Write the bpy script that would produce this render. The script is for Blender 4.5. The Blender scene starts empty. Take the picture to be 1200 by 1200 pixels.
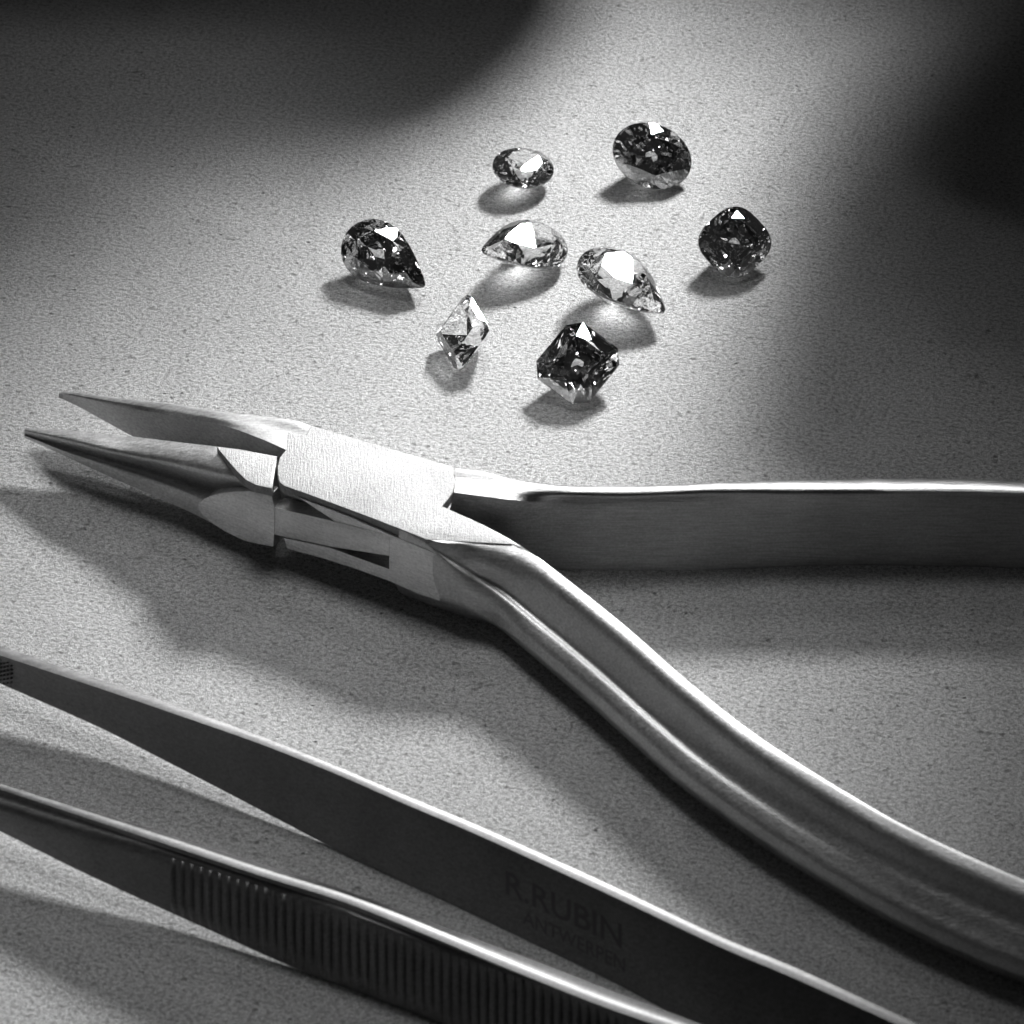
import bpy, bmesh, math, random
from mathutils import Vector, Matrix

# ------------------------------------------------------------------ scene, camera, light (1 unit = 1 cm)
S = bpy.context.scene
S.unit_settings.system = 'METRIC'
S.unit_settings.scale_length = 0.01
COL = S.collection
S.render.engine = 'CYCLES'
S.view_settings.view_transform = 'Standard'
S.view_settings.look = 'None'
S.view_settings.exposure = 0
S.view_settings.gamma = 1
S.cycles.use_denoising = True
S.cycles.max_bounces = 16
S.cycles.transmission_bounces = 14
S.cycles.glossy_bounces = 8
S.cycles.caustics_refractive = True
S.cycles.caustics_reflective = True
S.cycles.blur_glossy = 0.3
S.cycles.sample_clamp_indirect = 20.0

ELEV = math.radians(45)
DIST = 40.0
TAN = 600 / 110 / DIST
CP = Vector((0, -DIST * math.cos(ELEV), DIST * math.sin(ELEV)))
CF = Vector((0, math.cos(ELEV), -math.sin(ELEV)))
CR = Vector((1, 0, 0))
CU = Vector((0, math.sin(ELEV), math.cos(ELEV)))
cam = bpy.data.cameras.new('camera')
camo = bpy.data.objects.new('camera', cam)
COL.objects.link(camo)
camo.location = CP
camo.rotation_euler = (math.pi / 2 - ELEV, 0, 0)
cam.sensor_width = 36
cam.lens = 18 / TAN
cam.clip_start = 1
cam.clip_end = 500
cam.dof.use_dof = True
cam.dof.focus_distance = 41.2
cam.dof.aperture_fstop = 0.75
S.camera = camo

W = bpy.data.worlds.new('World')
S.world = W
W.use_nodes = True
W.node_tree.nodes['Background'].inputs[0].default_value = (1, 1, 1, 1)
W.node_tree.nodes['Background'].inputs[1].default_value = 0.021

KEY = Vector((7.2, 19.0, 13.6))


def area(name, loc, target, size, power, shape='DISK', size_y=None):
    l = bpy.data.lights.new(name, 'AREA')
    l.shape = shape
    l.size = size
    if size_y:
        l.size_y = size_y
    l.energy = power
    o = bpy.data.objects.new(name, l)
    COL.objects.link(o)
    o.location = loc
    o.rotation_euler = (Vector(target) - Vector(loc)).to_track_quat('-Z', 'Y').to_euler()
    return o




def spot(name, loc, target, radius, power, cone, blend=1.0):
    l = bpy.data.lights.new(name, 'SPOT')
    l.shadow_soft_size = radius
    l.energy = power
    l.spot_size = math.radians(cone)
    l.spot_blend = blend
    o = bpy.data.objects.new(name, l)
    COL.objects.link(o)
    o.location = loc
    o.rotation_euler = (Vector(target) - Vector(loc)).to_track_quat('-Z', 'Y').to_euler()
    return o


spot('key_lamp', KEY, (-2.0, 0.8, 0), 1.9, 67000, 40)
spot('fill_lamp', (-3, 12, 34), (-2.2, -2.2, 0), 6.0, 33500, 27)
sl = area('soft_lamp', (2, 30, 34), (-2.5, -0.8, 0), 7, 120)
sl.data.spread = math.radians(38)


# ------------------------------------------------------------------ helpers
def ray(px, py):
    return CF + CR * ((px - 600) / 600 * TAN) + CU * ((600 - py) / 600 * TAN)


def P(px, py, z=0.0):
    d = ray(px, py)
    return CP + d * ((z - CP.z) / d.z)


def link(name, me, mat, parent=None, label=None):
    o = bpy.data.objects.new(name, me)
    COL.objects.link(o)
    if mat:
        me.materials.append(mat)
    if parent:
        o.parent = parent
    if label:
        o['label'] = label
    return o


def tag(o, label, cat, group=None):
    o['label'] = label
    o['category'] = cat
    if group:
        o['group'] = group
    return o


def finish(bm, name, smooth=35):
    bmesh.ops.recalc_face_normals(bm, faces=bm.faces)
    me = bpy.data.meshes.new(name)
    bm.to_mesh(me)
    bm.free()
    if smooth:
        for p in me.polygons:
            p.use_smooth = True
        me.set_sharp_from_angle(angle=math.radians(smooth))
    return me


def crom(p0, p1, p2, p3, t):
    return 0.5 * ((2 * p1) + (p2 - p0) * t + (2 * p0 - 5 * p1 + 4 * p2 - p3) * t * t
                  + (3 * p1 - p0 - 3 * p2 + p3) * t * t * t)


def spline_open(pts, k):
    out = []
    n = len(pts)
    for i in range(n - 1):
        a = pts[i - 1] if i else 2 * pts[0] - pts[1]
        d = pts[i + 2] if i + 2 < n else 2 * pts[-1] - pts[-2]
        for j in range(k):
            out.append(crom(a, pts[i], pts[i + 1], d, j / k))
    out.append(pts[-1])
    return out


def spline_closed(pts, sharp, k):
    out = []
    n = len(pts)
    for i in range(n):
        b, c = pts[i], pts[(i + 1) % n]
        a = 2 * b - c if i in sharp else pts[i - 1]
        d = 2 * c - b if (i + 1) % n in sharp else pts[(i + 2) % n]
        for j in range(k):
            out.append(crom(a, b, c, d, j / k))
    return out


def loft(bm, stations, sharp=(), ks=6, kc=5):
    """closed cross-sections through world points, splined both ways, capped"""
    n = len(stations[0])
    cols = [spline_open([Vector(s[i]) for s in stations], ks) for i in range(n)]
    rings = []
    for s in range(len(cols[0])):
        ring = spline_closed([c[s] for c in cols], sharp, kc)
        rings.append([bm.verts.new(v) for v in ring])
    m = len(rings[0])
    for a, b in zip(rings, rings[1:]):
        for i in range(m):
            bm.faces.new((a[i], a[(i + 1) % m], b[(i + 1) % m], b[i]))
    bm.faces.new(rings[0])
    bm.faces.new(list(reversed(rings[-1])))
    return rings


def prism(bm, pts, offset, bevel=0.012, seg=2):
    """polygon of world points pushed along offset"""
    t = bmesh.new()
    a = [t.verts.new(p) for p in pts]
    b = [t.verts.new(p + offset) for p in pts]
    n = len(a)
    t.faces.new(a)
    t.faces.new(list(reversed(b)))
    for i in range(n):
        t.faces.new((a[i], a[(i + 1) % n], b[(i + 1) % n], b[i]))
    bmesh.ops.recalc_face_normals(t, faces=t.faces)
    if bevel:
        bmesh.ops.bevel(t, geom=list(t.edges), offset=bevel, segments=seg, affect='EDGES', profile=0.6)
    me = bpy.data.meshes.new('tmp')
    t.to_mesh(me)
    t.free()
    bm.from_mesh(me)
    bpy.data.meshes.remove(me)


def box(bm, lo, hi):
    vs = [Vector((x, y, z)) for z in (lo[2], hi[2]) for (x, y) in
          ((lo[0], lo[1]), (hi[0], lo[1]), (hi[0], hi[1]), (lo[0], hi[1]))]
    prism(bm, vs[:4], Vector((0, 0, hi[2] - lo[2])), bevel=0.02)


# ------------------------------------------------------------------ materials
def newmat(name):
    m = bpy.data.materials.new(name)
    m.use_nodes = True
    nt = m.node_tree
    return m, nt, nt.nodes['Principled BSDF']


def N(nt, t, **kw):
    n = nt.nodes.new(t)
    for k, v in kw.items():
        if k in n.inputs:
            n.inputs[k].default_value = v
        else:
            setattr(n, k, v)
    return n


def ramp(nt, fac, stops):
    r = nt.nodes.new('ShaderNodeValToRGB')
    els = r.color_ramp.elements
    while len(els) < len(stops):
        els.new(0.5)
    for e, (p, v) in zip(els, stops):
        e.position = p
        e.color = (v, v, v, 1)
    nt.links.new(fac, r.inputs[0])
    return r.outputs[0]


def math_node(nt, op, a, b):
    m = nt.nodes.new('ShaderNodeMath')
    m.operation = op
    for i, v in enumerate((a, b)):
        if isinstance(v, (int, float)):
            m.inputs[i].default_value = v
        else:
            nt.links.new(v, m.inputs[i])
    return m.outputs[0]


def stone_surface():
    m, nt, b = newmat('stone_surface')
    L = nt.links.new
    tc = N(nt, 'ShaderNodeTexCoord')
    co = tc.outputs['Object']
    mp = N(nt, 'ShaderNodeMapping')
    mp.inputs['Scale'].default_value = (0.75, 1.0, 1.0)
    mp.inputs['Rotation'].default_value = (0, 0, 0.25)
    L(co, mp.inputs['Vector'])
    g = N(nt, 'ShaderNodeTexNoise', Scale=28.0, Detail=5.0, Roughness=0.7)
    L(mp.outputs[0], g.inputs['Vector'])
    g2 = N(nt, 'ShaderNodeTexNoise', Scale=80.0, Detail=3.0, Roughness=0.6)
    L(co, g2.inputs['Vector'])
    big = N(nt, 'ShaderNodeTexNoise', Scale=0.5, Detail=4.0)
    L(co, big.inputs['Vector'])
    # small pits
    v = N(nt, 'ShaderNodeTexVoronoi', Scale=6.5)
    L(mp.outputs[0], v.inputs['Vector'])
    vn = N(nt, 'ShaderNodeTexNoise', Scale=2.3, Detail=2.0)
    L(co, vn.inputs['Vector'])
    pit_r = ramp(nt, v.outputs['Distance'], [(0.05, 1.0), (0.12, 0.0)])
    sep = N(nt, 'ShaderNodeSeparateColor')
    L(v.outputs['Color'], sep.inputs[0])
    pit_on = ramp(nt, sep.outputs[0], [(0.82, 0.0), (0.86, 1.0)])
    pit = math_node(nt, 'MULTIPLY', pit_r, pit_on)
    # smooth inclusions, like chips of another stone
    wv = N(nt, 'ShaderNodeTexNoise', Scale=3.0, Detail=2.0)
    L(co, wv.inputs['Vector'])
    mixv = N(nt, 'ShaderNodeMix', data_type='VECTOR')
    mixv.inputs['Factor'].default_value = 0.12
    L(co, mixv.inputs[4])
    L(wv.outputs['Color'], mixv.inputs[5])
    v2 = N(nt, 'ShaderNodeTexVoronoi', Scale=1.25)
    L(mixv.outputs[1], v2.inputs['Vector'])
    sep2 = N(nt, 'ShaderNodeSeparateColor')
    L(v2.outputs['Color'], sep2.inputs[0])
    size = math_node(nt, 'MULTIPLY', sep2.outputs[1], 0.22)
    inside = math_node(nt, 'LESS_THAN', v2.outputs['Distance'], size)
    chip_on = ramp(nt, sep2.outputs[0], [(0.80, 0.0), (0.81, 1.0)])
    chip = math_node(nt, 'MULTIPLY', inside, chip_on)
    # height
    h1 = math_node(nt, 'MULTIPLY', g.outputs['Fac'], 1.15)
    h2 = math_node(nt, 'MULTIPLY', g2.outputs['Fac'], 0.8)
    vm = N(nt, 'ShaderNodeTexVoronoi', Scale=14.0)
    mw = N(nt, 'ShaderNodeMix', data_type='VECTOR')
    mw.inputs['Factor'].default_value = 0.06
    L(mp.outputs[0], mw.inputs[4])
    L(g2.outputs['Color'], mw.inputs[5])
    L(mw.outputs[1], vm.inputs['Vector'])
    sepm = N(nt, 'ShaderNodeSeparateColor')
    L(vm.outputs['Color'], sepm.inputs[0])
    hole = math_node(nt, 'MULTIPLY', ramp(nt, vm.outputs['Distance'], [(0.10, 1.0), (0.34, 0.0)]),
                     ramp(nt, sepm.outputs[1], [(0.70, 0.0), (1.0, 1.0)]))
    micro = math_node(nt, 'SUBTRACT', 1.0, hole)
    h = math_node(nt, 'ADD', math_node(nt, 'ADD', h1, h2), math_node(nt, 'MULTIPLY', micro, 0.8))
    keep = math_node(nt, 'SUBTRACT', 1.0, math_node(nt, 'MULTIPLY', chip, 0.5))
    h = math_node(nt, 'MULTIPLY', h, keep)
    h = math_node(nt, 'ADD', h, math_node(nt, 'MULTIPLY', chip, 0.48))
    h = math_node(nt, 'SUBTRACT', h, math_node(nt, 'MULTIPLY', pit, 0.8))
    bp = N(nt, 'ShaderNodeBump', Strength=1.0, Distance=0.052)
    L(ramp(nt, vn.outputs['Fac'], [(0.3, 0.92), (0.6, 1.0)]), bp.inputs['Strength'])
    L(h, bp.inputs['Height'])
    L(bp.outputs[0], b.inputs['Normal'])
    # colour
    c = ramp(nt, g.outputs['Fac'], [(0.38, 0.36), (0.5, 0.68), (0.60, 0.84)])
    c = math_node(nt, 'MULTIPLY', c, ramp(nt, g2.outputs['Fac'], [(0.40, 0.52), (0.5, 0.98), (0.60, 1.18)]))
    c = math_node(nt, 'MULTIPLY', c, math_node(nt, 'SUBTRACT', 1.0, math_node(nt, 'MULTIPLY', hole, 0.28)))
    c2 = ramp(nt, big.outputs['Fac'], [(0.3, 0.95), (0.7, 1.0)])
    c = math_node(nt, 'MULTIPLY', c, c2)
    c = math_node(nt, 'MULTIPLY', c, math_node(nt, 'SUBTRACT', 1.0, math_node(nt, 'MULTIPLY', pit, 0.6)))
    tone = math_node(nt, 'SUBTRACT', 1.0, math_node(nt, 'MULTIPLY', chip, 0.34))
    c = math_node(nt, 'MULTIPLY', c, tone)
    L(c, b.inputs['Base Color'])
    L(math_node(nt, 'ADD', math_node(nt, 'MULTIPLY', chip, 0.35), 0.28), b.inputs['Roughness'])
    b.inputs['Specular IOR Level'].default_value = 0.7
    return m


def steel(name, base, rough, stretch, rot=0.0, grain=0.007, speck=0.0):
    """brushed steel: fine scratches along the object's x, dull grain, rubbed spots"""
    m, nt, b = newmat(name)
    L = nt.links.new
    tc = N(nt, 'ShaderNodeTexCoord')
    mp = N(nt, 'ShaderNodeMapping')
    mp.inputs['Rotation'].default_value = (0, 0, rot)
    mp.inputs['Scale'].default_value = stretch
    L(tc.outputs['Object'], mp.inputs['Vector'])
    n1 = N(nt, 'ShaderNodeTexNoise', Scale=6.0, Detail=5.0, Roughness=0.65)
    L(mp.outputs[0], n1.inputs['Vector'])
    n2 = N(nt, 'ShaderNodeTexNoise', Scale=38.0, Detail=3.0, Roughness=0.6)
    L(tc.outputs['Object'], n2.inputs['Vector'])
    n3 = N(nt, 'ShaderNodeTexNoise', Scale=1.6, Detail=4.0)
    L(tc.outputs['Object'], n3.inputs['Vector'])
    h = math_node(nt, 'ADD', n1.outputs['Fac'], math_node(nt, 'MULTIPLY', n2.outputs['Fac'], 0.5))
    bp = N(nt, 'ShaderNodeBump', Strength=0.55, Distance=grain)
    L(h, bp.inputs['Height'])
    L(bp.outputs[0], b.inputs['Normal'])
    c = ramp(nt, n2.outputs['Fac'], [(0.3, base * 0.82), (0.7, base * 1.1)])
    c3 = ramp(nt, n3.outputs['Fac'], [(0.3, 0.85), (0.7, 1.05)])
    c4 = ramp(nt, n1.outputs['Fac'], [(0.35, 0.78), (0.6, 1.05)])
    L(math_node(nt, 'MULTIPLY', math_node(nt, 'MULTIPLY', c, c3), c4), b.inputs['Base Color'])
    nt.nodes[b.name].inputs['Base Color'].default_value = (base, base, base, 1)
    r = ramp(nt, n1.outputs['Fac'], [(0.3, rough - 0.07), (0.7, rough + 0.09)])
    L(r, b.inputs['Roughness'])
    b.inputs['Metallic'].default_value = 1.0
    return m


def gem(name, tint, density, ior=2.4):
    m, nt, b = newmat(name)
    nt.nodes.remove(b)
    g = nt.nodes.new('ShaderNodeBsdfGlass')
    g.inputs['Color'].default_value = (tint, tint, tint, 1)
    g.inputs['IOR'].default_value = ior
    g.inputs['Roughness'].default_value = 0.0
    out = nt.nodes['Material Output']
    nt.links.new(g.outputs[0], out.inputs['Surface'])
    if density:
        a = nt.nodes.new('ShaderNodeVolumeAbsorption')
        a.inputs['Color'].default_value = (0, 0, 0, 1)
        a.inputs['Density'].default_value = density
        nt.links.new(a.outputs[0], out.inputs['Volume'])
    return m


M_stone = stone_surface()
M_jaw = steel('jaw_steel_shaded', 0.48, 0.52, (1.0, 7.0, 7.0), rot=0.36)  # brushed steel in a darker tone, shading the rear jaw's gripping face
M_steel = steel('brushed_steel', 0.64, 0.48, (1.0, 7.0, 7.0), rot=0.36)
M_side = steel('ground_steel_lit', 0.82, 0.42, (1.0, 3.0, 9.0), rot=0.36, grain=0.006)  # ground sides, with the lit table's brightness painted into a paler colour
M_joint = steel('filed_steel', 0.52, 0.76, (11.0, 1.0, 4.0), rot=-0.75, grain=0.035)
M_flat = steel('shaded_flat_steel', 0.34, 0.36, (0.6, 9.0, 9.0), grain=0.006)  # same steel, shade on the rear handle's side put into the colour
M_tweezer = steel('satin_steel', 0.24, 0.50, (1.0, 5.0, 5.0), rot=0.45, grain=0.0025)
M_engrave, _nt, _b = newmat('engraved_letter')
_b.inputs['Base Color'].default_value = (0.14, 0.14, 0.14, 1)
_b.inputs['Metallic'].default_value = 1.0
_b.inputs['Roughness'].default_value = 0.5
M_clear = gem('clear_gem', 1.0, 0, 1.85)
M_dark = gem('smoky_gem', 1.0, 0.6)
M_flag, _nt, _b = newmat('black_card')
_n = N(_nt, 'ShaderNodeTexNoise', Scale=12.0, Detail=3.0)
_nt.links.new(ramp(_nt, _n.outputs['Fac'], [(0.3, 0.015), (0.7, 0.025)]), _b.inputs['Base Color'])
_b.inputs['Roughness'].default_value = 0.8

# ------------------------------------------------------------------ table top
bm = bmesh.new()
R_ = 45
for x0, y0 in ((-R_, -30),):
    vs = [bm.verts.new(v) for v in ((-R_, -32, 0), (R_, -32, 0), (R_, 55, 0), (-R_, 55, 0))]
    bm.faces.new(vs)
ext = bmesh.ops.extrude_face_region(bm, geom=list(bm.faces))
for v in [g for g in ext['geom'] if isinstance(g, bmesh.types.BMVert)]:
    v.co.z -= 2.0
top = link('table_top', finish(bm, 'table_top', 0), M_stone)
top['kind'] = 'structure'


# ------------------------------------------------------------------ pliers
pl = bpy.data.objects.new('pliers', None)
COL.objects.link(pl)
tag(pl, 'steel needle nose pliers lying open below the gemstones with handles spread to the right', 'pliers')

# vertical front plane of the joint
FA, FB = P(327, 567, 1.0), P(500, 632, 1.0)
fdir = (FB - FA)
fdir.z = 0
fdir.normalize()
fn = Vector((fdir.y, -fdir.x, 0))      # towards the viewer
if fn.y > 0:
    fn = -fn
fn = (fn + Vector((0, 0, 0.22))).normalized()   # the ground side leans back a little


def Q(px, py, off=0.0):
    d = ray(px, py)
    o = FA + fn * off
    return CP + d * ((o - CP).dot(fn) / d.dot(fn))


def groundclamp(v):
    return Vector((v.x, v.y, max(v.z, 0.0)))


# --- box joint of the outer half
bm = bmesh.new()
top_out = [(335, 527), (336, 510), (345, 492), (380, 503), (430, 518), (480, 532), (530, 546.5), (533, 556), (533.5, 566), (531, 576),
           (525, 585), (518, 593), (540, 603), (560, 612), (590, 628), (612, 645), (600, 637.5), (560, 635.5), (520, 633),
           (500, 632), (456, 614.5), (410, 597), (360, 578.5), (333, 569), (328, 565), (325.5, 556), (325.5, 546), (328, 536)]
top_out = [p for p in top_out if p not in ((612, 645),)]
prism(bm, [P(x, y, 1.0) for x, y in top_out], Vector((0, 0, -0.13)), bevel=0.010)
side = [(350, 583), (392, 611), (456, 627.5), (456, 667), (386, 641.5), (333, 630.5), (336, 643), (380, 655), (420, 668),
        (456, 681), (490, 696), (515, 704), (516, 652), (500, 644), (456, 626), (410, 606)]
bs = bmesh.new()
prism(bs, [Q(x, y, -0.008) for x, y in side], -fn * 0.28, bevel=0.006)
link('side_plate', finish(bs, 'side_plate', 30), M_side, pl)
# lower cheek
low = [P(x, y, 1.0) for x, y in ((338, 500), (520, 548), (515, 590), (505, 625), (340, 562))]
prism(bm, [Vector((p.x, p.y, 0.16)) for p in low], Vector((0, 0, -0.14)), bevel=0.01)
link('joint_box', finish(bm, 'joint_box', 30), M_joint, pl)

# --- tongue and core of the inner half
bm = bmesh.new()
tongue = [(321, 594.5), (392, 611), (456, 627), (456, 651.5), (386, 640.5), (321, 626.5)]
prism(bm, [Q(x, y, -0.004) for x, y in tongue], -fn * 0.22, bevel=0.006)
core = [P(x, y, 1.0) for x, y in ((342, 508), (516, 556), (508, 584), (480, 608), (340, 556))]
prism(bm, [Vector((p.x, p.y, 0.86)) for p in core], Vector((0, 0, -0.68)), bevel=0)
link('joint_tongue', finish(bm, 'joint_tongue', 30), M_side, pl)


def backed(front, b=0.15, lowz=0.0, back=Vector((0.45, 0.9, 0))):
    """close a visible profile (top back ... bottom front) with the hidden far side"""
    t, f = front[0], front[-1]
    z = t.z
    zb = max(lowz, 0.0)
    p_a = Vector((f.x, f.y, 0)) + back * 0.10 + Vector((0, 0, max(zb, f.z - 0.07)))
    p_b = Vector((t.x, t.y, max(zb, f.z - 0.05)))
    p_c = Vector((t.x, t.y, (z + f.z) / 2)) + back * b
    return list(front) + [p_a, p_b, p_c]


# --- front handle, seen from above with a groove along its side
HA = [  # P1 silhouette, P2 end of bright strip, P3 start of groove, P4 lower ridge, P5 underside edge with heights
    ((500, 590, .985), (470, 617, .985), (470, 619, .96), (468, 622, .92), (462, 682, .12)),
    ((540, 603.5, .995), (515, 632, .995), (507, 637, .95), (500, 640, .91), (500, 697, .10)),
    ((580, 622.5, .995), (560, 635, .985), (548, 653, .87), (534, 667, .74), (540, 709, .17)),
    ((620, 646, .985), (605, 641, .98), (594, 672, .80), (577, 693, .60), (575, 729, .24)),
    ((660, 675, .975), (648, 684, .96), (630, 707, .82), (610, 722, .50), (610, 751, .17)),
    ((735, 735, .96), (724, 744, .94), (693, 770, .77), (680, 777, .46), (675, 806, .17)),
    ((807, 798, .95), (797, 804, .93), (763, 826, .77), (743, 830, .44), (735, 860, .17)),
    ((883, 858, .94), (873, 866, .92), (838, 888, .77), (815, 896, .44), (800, 917, .17)),
    ((967, 913, .94), (957, 923, .92), (922, 946, .77), (897, 954, .44), (883, 977, .17)),
    ((1050, 962, .94), (1041, 974, .92), (1008, 1000, .77), (985, 1008, .46), (967, 1030, .17)),
    ((1133, 1002, .94), (1124, 1015, .92), (1092, 1044, .77), (1068, 1054, .50), (1050, 1077, .17)),
    ((1215, 1037, .94), (1206, 1052, .92), (1174, 1082, .77), (1150, 1096, .52), (1133, 1117, .17)),
    ((1300, 1070, .94), (1291, 1085, .92), (1262, 1116, .77), (1240, 1132, .52), (1225, 1152, .17)),
    ((1440, 1115, .9), (1432, 1130, .88), (1404, 1158, .70), (1386, 1174, .52), (1372, 1192, .17)),
]
st = []
for i, (a, b, c, d, e) in enumerate(HA):
    k = min(1.0, max(0.0, (i - 1) / 2))
    if i >= 4:      # cross-section of the bar: flat top strip, hollow side, lower rib
        z1 = a[2] - 0.02

        def mix(f):
            return a[0] + (e[0] - a[0]) * f, a[1] + (e[1] - a[1]) * f
        a = (a[0], a[1], z1 + {7: -0.022, 8: -0.008}.get(i, -0.035 if i < 7 else 0.004))
        b = (*mix(0.08 if i < 8 else 0.05), z1)
        c = (*mix(0.43), z1 - 0.24)
        d = (*mix(0.72), 0.53)
        e = (e[0], e[1], 0.33)
    if i < 3:
        pd, pe = Q(d[0], d[1], -0.012), Q(e[0], e[1], -0.012)
    else:
        pd, pe = P(*d), P(*e)
    g = P(c[0] + (d[0] - c[0]) * 0.66, c[1] + (d[1] - c[1]) * 0.66, pd.z + 0.015)
    if i >= 7:      # the hollow runs out towards the grip
        g = g.lerp(P(*c).lerp(pd, 0.55), min(1.0, (i - 6) * 0.28))
    mid = pd.lerp(pe, 0.45) + Vector((-0.025, -0.03, 0.01)) * k
    b2 = P(b[0] + (c[0] - b[0]) * 0.42, b[1] + (c[1] - b[1]) * 0.42, b[2] + (c[2] - b[2]) * 0.26)
    front = [P(*a), P(*b), b2, P(*c), g, pd, mid, pe]
    back = Vector((0.55, 0.83, 0))
    t, f = front[0], front[-1]
    st.append(front + [Vector((f.x, f.y, 0.03)) + back * 0.16, Vector((t.x, t.y, 0.0)),
                       Vector((t.x, t.y, 0.5)) + back * (0.02 + 0.16 * k)])
bm = bmesh.new()
loft(bm, st, sharp=(0, 7), ks=7, kc=5)
ha = link('handle', finish(bm, 'handle', 50), M_steel, pl, 'front handle curving down to the right with a groove along its side')

# --- rear handle running straight to the right
HB = [  # back silhouette, ridge, front top edge, front bottom edge
    ((534.5, 548, .995), (534, 562, 1.0), (532, 577, .995), (513, 658, .06)),
    ((570, 553, .985), (569, 566, 1.0), (570, 582, .99), (560, 662, .05)),
    ((602, 562, .965), (601, 572, 1.0), (602, 586, .98), (600, 664, .05)),
    ((660, 569.5, .94), (660, 578, .99), (660, 591, .84), (660, 667, .04)),
    ((733, 570, .93), (733, 579, .98), (733, 591, .84), (733, 668, .03)),
    ((790, 569, .92), (790, 577, .98), (790, 589, .84), (790, 668, .03)),
    ((850, 566, .90), (850, 574, .98), (850, 588, .84), (850, 667, .02)),
    ((967, 562.5, .86), (967, 573, .98), (967, 589, .84), (967, 662.5, .03)),
    ((1098, 561, .85), (1098, 573, .98), (1098, 587.5, .84), (1098, 663, .03)),
    ((1200, 564, .85), (1200, 576, .98), (1200, 589, .84), (1200, 666, .02)),
    ((1330, 572, .85), (1330, 583, .98), (1330, 596, .84), (1330, 673, .02)),
    ((1450, 588, .85), (1450, 598, .98), (1450, 611, .84), (1450, 688, .02)),
]
st = []
for a, r, b, d in HB:
    a, r, b, d = P(*a), P(*r), P(*b), P(*d)
    m = b.lerp(d, 0.5) + Vector((0, 0.015, 0))
    back = Vector((0, 1, 0))
    st.append([a, r, b, m, d, d + Vector((0, 0.06, -0.02 if d.z > .02 else 0)), Vector((a.x, a.y + 0.02, 0.02)),
               Vector((a.x, a.y + 0.16, 0.45))])
bm = bmesh.new()
loft(bm, st, sharp=(2, 4), ks=7, kc=5)
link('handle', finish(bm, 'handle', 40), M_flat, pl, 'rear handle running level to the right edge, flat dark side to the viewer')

# --- rear jaw with its flat gripping face towards the viewer
JU = [  # back silhouette, middle ridge, upper edge of the gripping face, its lower edge
    ((76, 459, .42), (73, 459.5, .42), (69, 461, .41), (69, 466, .36)),
    ((90, 460, .46), (88, 462, .47), (84, 463.5, .45), (83, 472, .32)),
    ((112, 463, .53), (110, 466, .55), (104, 467.5, .52), (104, 483, .27)),
    ((152, 468, .64), (152, 473, .67), (150, 478, .63), (152, 509.5, .20)),
    ((202, 473.5, .77), (202, 479, .81), (200, 487, .78), (204, 537, .13)),
    ((262, 483, .90), (262, 490, .95), (262, 499, .92), (268, 570, .06)),
    ((310, 488, .96), (308, 498, .99), (303, 513, .975), (308, 590, .03)),
    ((345, 492.5, .998), (341, 508, .998), (335, 527, .998), (338, 603, .02)),
    ((365, 499, .99), (358, 515, .99), (352, 535, .98), (352, 612, .02)),
]
st = []
for a, r, b, d in JU:
    h = a[2]
    a, r, b, d = P(*a), P(*r), P(*b), P(*d)
    s = (h - 0.40) / 0.6
    m = b.lerp(d, 0.5) + Vector((0, 0.01, 0))
    st.append([a, r, b, m, d, Vector((a.x, a.y - 0.02 - 0.02 * s, d.z)), Vector((a.x, a.y + 0.02 + 0.16 * s, (a.z + d.z) / 2))])
bm = bmesh.new()
loft(bm, st, sharp=(2, 4), ks=7, kc=5)
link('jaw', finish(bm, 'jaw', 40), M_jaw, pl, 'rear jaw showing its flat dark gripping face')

# --- front jaw, rounded with a groove along its outer side
JL = [  # gripping edge, end of upper grey, ridge, underside
    ((29, 502, .44), (28.5, 505, .42), (28.5, 510, .37), (29, 513, .33)),
    ((45, 502, .47), (46, 509, .44), (48, 517.5, .37), (50, 522.5, .31)),
    ((75, 503.5, .53), (77, 516, .48), (80, 530, .38), (84, 538, .29)),
    ((110, 507, .60), (114, 526, .53), (118, 541, .40), (123, 556, .26)),
    ((150, 511, .68), (155, 535, .58), (160, 554, .42), (166, 575, .24)),
    ((200, 517, .80), (204, 545, .66), (206, 569.5, .46), (210, 594, .22)),
    ((247, 522.5, .91), (247, 555, .74), (247, 585, .50), (250, 614, .2)),
    ((283, 527, .97), (281, 562, .82), (281, 583, .62), (283, 632, .18)),
    ((300, 530.5, .995), (302, 569, .95), (303, 578, .80), (303, 637, .17)),
    ((324.5, 535, .995), (319, 574, .965), (319.5, 580, .84), (320.5, 640.5, .17)),
]
st = []
for i, (a, b, c, d) in enumerate(JL):
    pb, pc = b, c
    if i < 8:
        b = (b[0], b[1], b[2] + 0.06 * min(1, i / 3))
    a, b, c, d = P(*a), P(*b), P(*c), P(*d)
    up = a.lerp(b, 0.5) + Vector((0, -0.01, 0.05 * min(1, (b - a).length * 2)))
    if i >= 8:
        up = a.lerp(b, 0.75)
        up.z = 0.995
    g = P(pb[0] + (pc[0] - pb[0]) * 0.55, pb[1] + (pc[1] - pb[1]) * 0.55, c.z + 0.01) if i < 8 else b.lerp(c, 0.6)
    mid = c.lerp(d, 0.45) + Vector((-0.01, -0.03, 0)) * min(1, (c - d).length * 2)
    if i >= 7:
        mid = c.lerp(d, 0.45)
    st.append([a, up, b, g, c, mid, d, Vector((a.x + 0.01, a.y - 0.01 - (0.04 if i > 3 else 0), d.z + 0.0)),
               Vector((a.x, a.y, (a.z + d.z) / 2))])
bm = bmesh.new()
loft(bm, st, sharp=(0, 6, 7), ks=7, kc=4)
fj = link('jaw', finish(bm, 'jaw', 45), M_steel, pl, 'front jaw, rounded and grooved along its outer side')
bm = bmesh.new()
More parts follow.
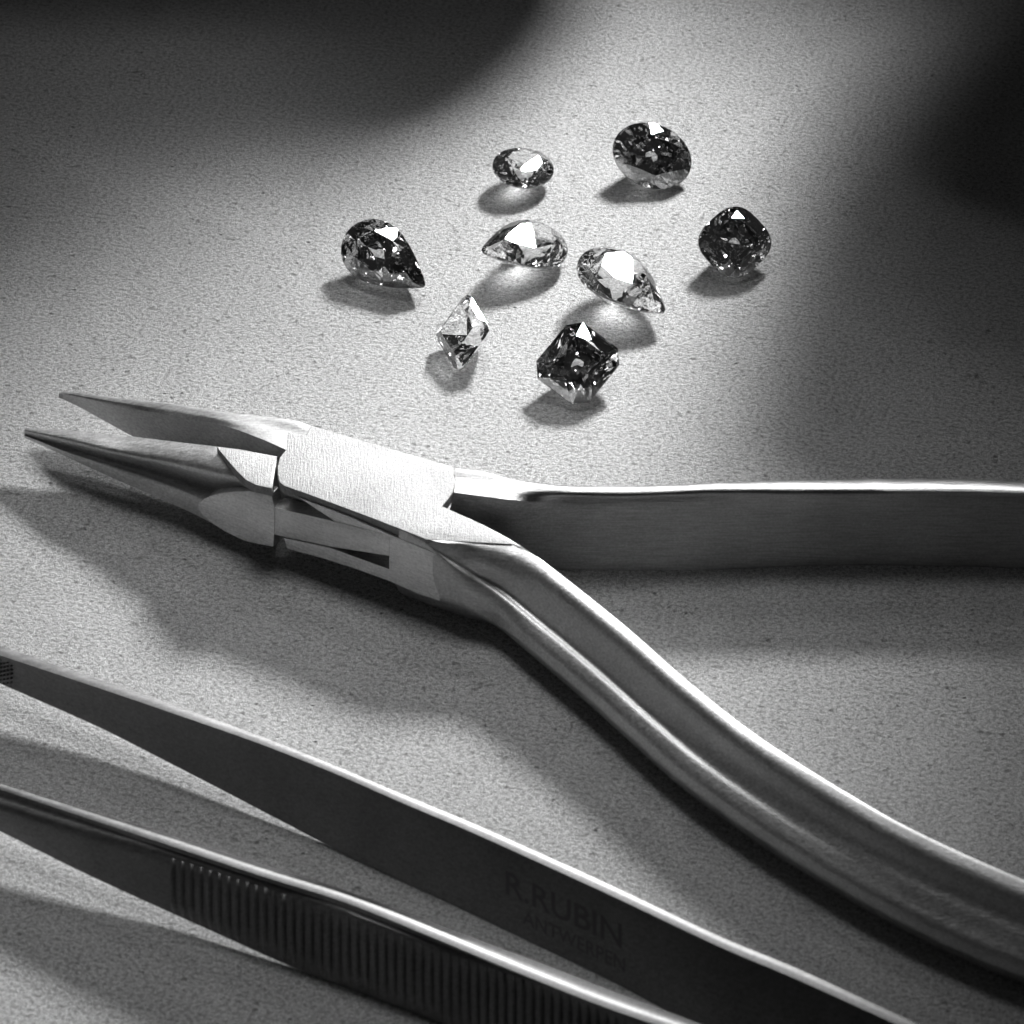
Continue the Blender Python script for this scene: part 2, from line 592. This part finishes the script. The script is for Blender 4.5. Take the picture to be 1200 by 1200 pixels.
moon = [(231, 595), (234, 589), (240, 584), (250, 580), (262, 577.5), (275, 576), (290, 575.5), (305, 576.5), (318, 579),
        (321, 594), (321, 627), (320, 641), (300, 637), (280, 631), (262, 622), (247, 612), (237, 603)]
prism(bm, [groundclamp(Q(x, y, 0.012)) for x, y in moon], -fn * 0.16, bevel=0.008)
link('side_facet', finish(bm, 'side_facet', 30), M_side, fj)
bm = bmesh.new()
flat = [(254, 523.5), (290, 529), (324.5, 535), (320.5, 545), (318.5, 558), (318.5, 572), (300, 568), (288, 562), (277, 551), (265, 537)]
prism(bm, [P(x, y, 1.005) for x, y in flat], Vector((0, 0, -0.12)), bevel=0.006)
link('top_facet', finish(bm, 'top_facet', 30), M_joint, fj)

# ------------------------------------------------------------------ tweezers
tw = bpy.data.objects.new('tweezers', None)
COL.objects.link(tw)
tag(tw, 'dark steel tweezers lying on edge across the lower left, ribbed grip on the nearer arm', 'tweezers')


def interp(tab, x):
    if x <= tab[0][0]:
        (x0, y0), (x1, y1) = tab[0], tab[1]
    elif x >= tab[-1][0]:
        (x0, y0), (x1, y1) = tab[-2], tab[-1]
    else:
        for (x0, y0), (x1, y1) in zip(tab, tab[1:]):
            if x0 <= x <= x1:
                break
    return y0 + (y1 - y0) * (x - x0) / (x1 - x0)


def smooth_interp(tab, x):
    return (interp(tab, x - 25) + interp(tab, x) * 2 + interp(tab, x + 25)) / 4


UB = [(-60, 738), (0, 757), (115, 796), (215, 830), (307, 863), (400, 900), (460, 926), (553, 964), (707, 1033), (848, 1100), (933, 1134), (1080, 1202), (1180, 1250), (1400, 1362)]
UT = [(-60, 748), (0, 768), (115, 806), (215, 840), (307, 872), (400, 909), (460, 936), (553, 975), (707, 1045), (848, 1112), (933, 1147), (1080, 1214), (1180, 1262), (1400, 1374)]
UL = [(-60, 775), (0, 801), (115, 851), (253, 922), (345, 970), (400, 999), (460, 1028), (532, 1061), (722, 1152), (806, 1198), (900, 1243), (1080, 1325), (1180, 1370), (1400, 1475)]
UZT = [(-60, .56), (0, .62), (200, .74), (460, .80), (600, .80), (1400, .78)]
UZL = [(-60, .30), (0, .27), (200, .12), (400, .02), (500, .005), (1400, .005)]
LB = [(-60, 900), (0, 918), (115, 955), (215, 987), (307, 1018), (400, 1046), (460, 1068), (592, 1122), (707, 1168), (818, 1206), (1000, 1278), (1180, 1350), (1400, 1440)]
LT = [(-60, 906), (0, 925), (115, 963), (215, 996), (307, 1027), (400, 1055), (460, 1079), (592, 1134), (707, 1180), (818, 1218), (1000, 1291), (1180, 1363), (1400, 1453)]
LF = [(-60, 925), (0, 946), (115, 982), (203, 1007), (268, 1029), (345, 1053), (456, 1094), (477, 1102), (615, 1151), (645, 1160), (818, 1230), (1000, 1305), (1180, 1378), (1400, 1468)]
LL = [(-60, 945), (0, 974), (96, 1022), (192, 1066), (268, 1100), (345, 1135), (448, 1173), (560, 1216), (818, 1318), (1000, 1390), (1180, 1460), (1400, 1550)]
LZT = [(-60, .58), (0, .64), (200, .76), (460, .82), (1400, .80)]
LZL = [(-60, .30), (0, .26), (200, .10), (400, .01), (1400, .005)]
xs = list(range(-60, 1401, 20))


def uface(x, v, off=0.0):
    a = P(x, smooth_interp(UT, x), smooth_interp(UZT, x))
    b = P(x, smooth_interp(UL, x), smooth_interp(UZL, x))
    n = (P(x + 10, smooth_interp(UL, x + 10), smooth_interp(UZL, x + 10)) - b).cross(a - b).normalized()
    if n.y > 0:
        n = -n
    return a.lerp(b, v) + n * off


st = []
for x in xs:
    k = P(x, smooth_interp(UB, x), smooth_interp(UZT, x) - 0.01)
    t, b = uface(x, 0), uface(x, 1)
    th = k - t
    th.z = 0
    st.append([k, k.lerp(t, 0.5) + Vector((0, 0, 0.012)), t, uface(x, 0.5, -0.015), b, b + th * 0.8])
bm = bmesh.new()
loft(bm, st, sharp=(0, 2, 4, 5), ks=1, kc=3)
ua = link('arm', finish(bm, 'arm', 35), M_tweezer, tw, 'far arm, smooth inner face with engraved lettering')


def lface(x, v, off=0.0):
    a = P(x, smooth_interp(LF, x), smooth_interp(LZT, x) * 0.86)
    b = P(x, smooth_interp(LL, x), smooth_interp(LZL, x))
    n = (P(x + 10, smooth_interp(LL, x + 10), smooth_interp(LZL, x + 10)) - b).cross(a - b).normalized()
    if n.y > 0:
        n = -n
    return a.lerp(b, v) + n * off


st = []
for x in xs:
    z = smooth_interp(LZT, x)
    k = P(x, smooth_interp(LB, x), z - 0.01)
    t = P(x, smooth_interp(LT, x), z)
    f, b = lface(x, 0), lface(x, 1)
    th = k - t
    th.z = 0
    g = t.lerp(f, 0.55) + Vector((0, 0.035, 0))
    st.append([k, k.lerp(t, 0.5) + Vector((0, 0, 0.012)), t, g, f, lface(x, .5, 0.01), b, b + th, g + th * 1.2])
bm = bmesh.new()
loft(bm, st, sharp=(0, 2, 6, 7), ks=1, kc=3)
la = link('arm', finish(bm, 'arm', 35), M_tweezer, tw, 'near arm with a ribbed finger grip')

# ribs of the grip, one bump each
x = 203.0
while x < 830:
    bm = bmesh.new()
    w = 4.0
    rows = []
    n = 8
    v0, v1 = (-0.02, 0.97)
    for i in range(n + 1):
        v = v0 + (v1 - v0) * i / n
        e = 0.0 if i in (0, n) else (0.032 if i in (1, n - 1) else 0.062)
        rows.append([bm.verts.new(lface(x - w, v, -0.004)), bm.verts.new(lface(x - w * 0.2, v, e)),
                     bm.verts.new(lface(x + w * 0.2, v, e)), bm.verts.new(lface(x + w, v, -0.004))])
    for r0, r1 in zip(rows, rows[1:]):
        for j in range(3):
            bm.faces.new((r0[j], r0[j + 1], r1[j + 1], r1[j]))
        bm.faces.new((r0[3], r0[0], r1[0], r1[3]))
    bm.faces.new(rows[0])
    bm.faces.new(list(reversed(rows[-1])))
    link('rib', finish(bm, 'rib', 70), M_tweezer, la)
    x += 10.8

# cross-cut teeth inside the far arm's tip
for i in range(16):
    x = -50 + i * 4.2
    bm = bmesh.new()
    for j in range(6):
        v = 0.12 + 0.14 * j + (0.07 if i % 2 else 0)
        pk = uface(x, v + 0.05, 0.02)
        base = [bm.verts.new(uface(x - 2, v + 0.05, -0.016)), bm.verts.new(uface(x, v, -0.016)),
                bm.verts.new(uface(x + 2, v + 0.05, -0.016)), bm.verts.new(uface(x, v + 0.1, -0.016))]
        pv = bm.verts.new(pk)
        for q in range(4):
            bm.faces.new((base[q], base[(q + 1) % 4], pv))
    link('tooth_row', finish(bm, 'tooth_row', 0), M_tweezer, ua)


def letters(text, x0, x1, v_mid, size):
    cu = bpy.data.curves.new('lettering', 'FONT')
    cu.body = text
    cu.size = 1.0
    cu.align_x = 'LEFT'
    cu.resolution_u = 3
    cu.offset = 0.012
    o = bpy.data.objects.new('lettering', cu)
    COL.objects.link(o)
    bpy.context.view_layer.update()
    me = bpy.data.meshes.new_from_object(o.evaluated_get(bpy.context.evaluated_depsgraph_get()))
    bpy.data.objects.remove(o)
    xsn = [v.co.x for v in me.vertices]
    w0, w1 = min(xsn), max(xsn)
    for v in me.vertices:
        px = x0 + (x1 - x0) * (v.co.x - w0) / (w1 - w0)
        vv = v_mid - (v.co.y - 0.35) * size
        v.co = uface(px, vv, 0.0035 - 0.060 * vv * (1 - vv))
    me.name = 'lettering'
    me.materials.clear()
    link('lettering', me, M_engrave, ua)


letters('R.RUBIN', 592, 728, 0.42, 0.40)
letters('ANTWERPEN', 612, 732, 0.74, 0.23)


# ------------------------------------------------------------------ gemstones
def outline(kind, t, a, b):
    c, s = math.cos(t), math.sin(t)
    if kind == 'oval':
        return Vector((a * c, b * s))
    if kind == 'pear':           # point towards +x
        x = c
        k = 0.5 * (1 + c)
        y = s * (1 - 0.72 * k ** 1.7)
        return Vector((a * x, b * 1.10 * y))
    if kind == 'cushion':
        n = 2.9
        return Vector((a * math.copysign(abs(c) ** (2 / n), c), b * math.copysign(abs(s) ** (2 / n), s)))
    if kind == 'kite':           # lozenge with blunt tips
        r = min(1 / (abs(c) + abs(s)), 0.90 / max(abs(c), 1e-6), 0.94 / max(abs(s), 1e-6))
        return Vector((a * c * r, b * s * r))
    if kind == 'radiant':        # rectangle with cut corners
        r = min(1 / max(abs(c), 1e-6), 1 / max(abs(s), 1e-6), 1.65 / (abs(c) + abs(s)))
        return Vector((a * c * r, b * s * r))


def gemstone(name, kind, cx, cy, L, Wd, phi, n, mat, label, cat='gemstone', group=None, seed=1, shine=None, tbl=0.62, depth=0.46, crown=0.17):
    rnd = random.Random(seed)
    a, b = L / 205, Wd / 205           # half sizes in cm
    wmin = 2 * min(a, b)
    hc, hp, gt = crown * wmin, depth * wmin, 0.035 * wmin
    pts = []
    k8 = [2 * math.pi * (i + (0.5 if kind in ('cushion', 'oval') else 0)) / 8 for i in range(8)]
    off = Vector((-0.06 * a, 0)) if kind == 'pear' else Vector((0, 0))
    for t in k8:
        p = outline(kind, t, a, b) * tbl + off * 0.4
        pts.append((p.x, p.y, hc + gt / 2))
        q = outline(kind, t + math.pi / 8, a, b) * 0.84
        pts.append((q.x, q.y, hc * 0.47 + gt / 2))
    ts = [2 * math.pi * i / 32 for i in range(32)]
    if kind == 'radiant':
        ts = [math.radians(q + w) for q in (0, 180) for w in (0, 15, 33.02, 56.98, 75, 90, 105, 123.02, 146.98, 165)]
    for t in ts:
        p = outline(kind, t, a, b)
        pts.append((p.x, p.y, gt / 2))
        pts.append((p.x, p.y, -gt / 2))
    for i, t in enumerate(k8):
        if kind == 'pear':
            for w in (-0.28, 0.28):
                p = outline(kind, t + w, a, b) * 0.24 + off
                pts.append((p.x, p.y, -hp * 0.85))
        p = outline(kind, t + math.pi / 8, a, b) * 0.66
        pts.append((p.x, p.y, -hp * 0.42))
        p = outline(kind, t, a, b) * 0.40 + off
        pts.append((p.x, p.y, -hp * 0.72))
    for i in range(16):
        p = outline(kind, math.pi * (i + 0.5) / 8, a, b) * 0.85
        pts.append((p.x, p.y, -hp * 0.20 - gt / 2))
    if kind in ('radiant', 'cushion', 'oval'):
        for t in k8:
            p = outline(kind, t + 0.2, a, b) * 0.16
            pts.append((p.x, p.y, -hp * 0.93))
    pts.append((off.x, off.y, -hp))
    bm = bmesh.new()
    for p in pts:
        q = Vector(p)
        bm.verts.new(q)
    bmesh.ops.remove_doubles(bm, verts=bm.verts, dist=0.0008)
    r = bmesh.ops.convex_hull(bm, input=list(bm.verts))
    dead = [v for v in bm.verts if not v.link_faces]
    bmesh.ops.delete(bm, geom=dead, context='VERTS')
    bmesh.ops.dissolve_limit(bm, angle_limit=math.radians(2.0), verts=bm.verts, edges=bm.edges)
    n = Vector(n).normalized()
    f = (P(cx, cy, 0.3) - CP).normalized()
    v = CR * math.cos(math.radians(phi)) + CU * math.sin(math.radians(phi))
    vx = (v - f * (v.dot(n) / f.dot(n))).normalized()
    vy = n.cross(vx)
    rot = Matrix((vx, vy, n)).transposed()
    bmesh.ops.transform(bm, matrix=rot.to_4x4(), verts=bm.verts)
    # let the nearest crown facet throw the lamp back to the viewer
    bmesh.ops.recalc_face_normals(bm, faces=bm.faces)
    c0 = P(cx, cy, 0.3)
    h = ((KEY - c0).normalized() + (CP - c0).normalized()).normalized()
    if shine is not None:        # table catches the edge of the lamp
        edge = KEY + Vector((math.cos(shine), 0, math.sin(shine))) * 1.9
        h = ((edge - c0).normalized() + (CP - c0).normalized()).normalized()
        q0 = n.rotation_difference(h)
        bmesh.ops.transform(bm, matrix=q0.to_matrix().to_4x4(), verts=bm.verts)
    cand = [] if shine is not None else [fc for fc in bm.faces if 0.25 < fc.normal.dot(n) < 0.95 and fc.calc_area() > 0.012 * a * b * 4]
    if cand:
        best = min(cand, key=lambda fc: fc.normal.angle(h))
        qr = best.normal.rotation_difference(h)
        if qr.angle < math.radians(22):
            bmesh.ops.transform(bm, matrix=qr.to_matrix().to_4x4(), verts=bm.verts)
    zmin = min(v.co.z for v in bm.verts)
    me = finish(bm, name, 0)
    o = link(name, me, mat)
    c = P(cx, cy, -zmin)
    o.location = (c.x, c.y, -zmin + 0.002)
    tag(o, label, cat, group)
    return o


G = 'loose cut gemstones scattered on the stone surface'
gemstone('gemstone', 'pear', 452, 304, 116, 80, -40, (-0.15, -0.62, 0.76), M_dark,
         'dark pear cut gemstone farthest left, its point turned to the lower right', group=G, seed=1)
gemstone('gemstone', 'oval', 613, 197, 76, 66, 20, (-0.10, -0.12, 0.98), M_clear,
         'smallest clear oval gemstone, the upper one above the clear pear stones', group=G, seed=2, shine=2.45, tbl=0.56, depth=0.38)
gemstone('gemstone', 'oval', 764, 183, 98, 76, -22, (0.05, -0.66, 0.74), M_dark,
         'dark oval gemstone with bright facets, topmost right of the small clear oval', group=G, seed=3)
gemstone('gemstone', 'pear', 613, 288, 113, 84, 199, (0.06, -0.22, 0.97), M_clear,
         'clear pear cut gemstone with its point turned to the left', group=G, seed=4, shine=-0.95, tbl=0.56, depth=0.38)
gemstone('gemstone', 'pear', 732, 331, 120, 96, -38, (0.10, -0.22, 0.97), M_clear,
         'clear pear cut gemstone with its point turned to the lower right', group=G, seed=5, shine=-0.6, tbl=0.56, depth=0.38)
gemstone('gemstone', 'cushion', 861, 284, 80, 76, 42, (0.15, -0.66, 0.72), M_dark,
         'dark cushion cut gemstone farthest right with rounded corners', group=G, seed=6)
gemstone('gemstone', 'kite', 543, 390, 102, 76, 84, (-0.50, -0.30, 0.80), M_clear,
         'clear diamond shaped gemstone tilted up on edge above the pliers', group=G, seed=7)
gemstone('gemstone', 'radiant', 677, 426, 84, 76, 47, (0.10, -0.62, 0.78), M_dark,
         'dark square gemstone with cut corners, nearest to the pliers', group=G, seed=8)


# ------------------------------------------------------------------ studio flags shading the corners of the table
def flag(ground_pts, t, label):
    pts = [KEY + (Vector((x, y, 0)) - KEY) * t for x, y in ground_pts]
    bm = bmesh.new()
    nrm = (pts[1] - pts[0]).cross(pts[2] - pts[0]).normalized()
    prism(bm, pts, nrm * 0.15, bevel=0)
    o = link('light_flag', finish(bm, 'light_flag', 0), M_flag)
    tag(o, label, 'flag')
    return o


def G2(px, py):
    p = P(px, py, 0)
    return (p.x, p.y)


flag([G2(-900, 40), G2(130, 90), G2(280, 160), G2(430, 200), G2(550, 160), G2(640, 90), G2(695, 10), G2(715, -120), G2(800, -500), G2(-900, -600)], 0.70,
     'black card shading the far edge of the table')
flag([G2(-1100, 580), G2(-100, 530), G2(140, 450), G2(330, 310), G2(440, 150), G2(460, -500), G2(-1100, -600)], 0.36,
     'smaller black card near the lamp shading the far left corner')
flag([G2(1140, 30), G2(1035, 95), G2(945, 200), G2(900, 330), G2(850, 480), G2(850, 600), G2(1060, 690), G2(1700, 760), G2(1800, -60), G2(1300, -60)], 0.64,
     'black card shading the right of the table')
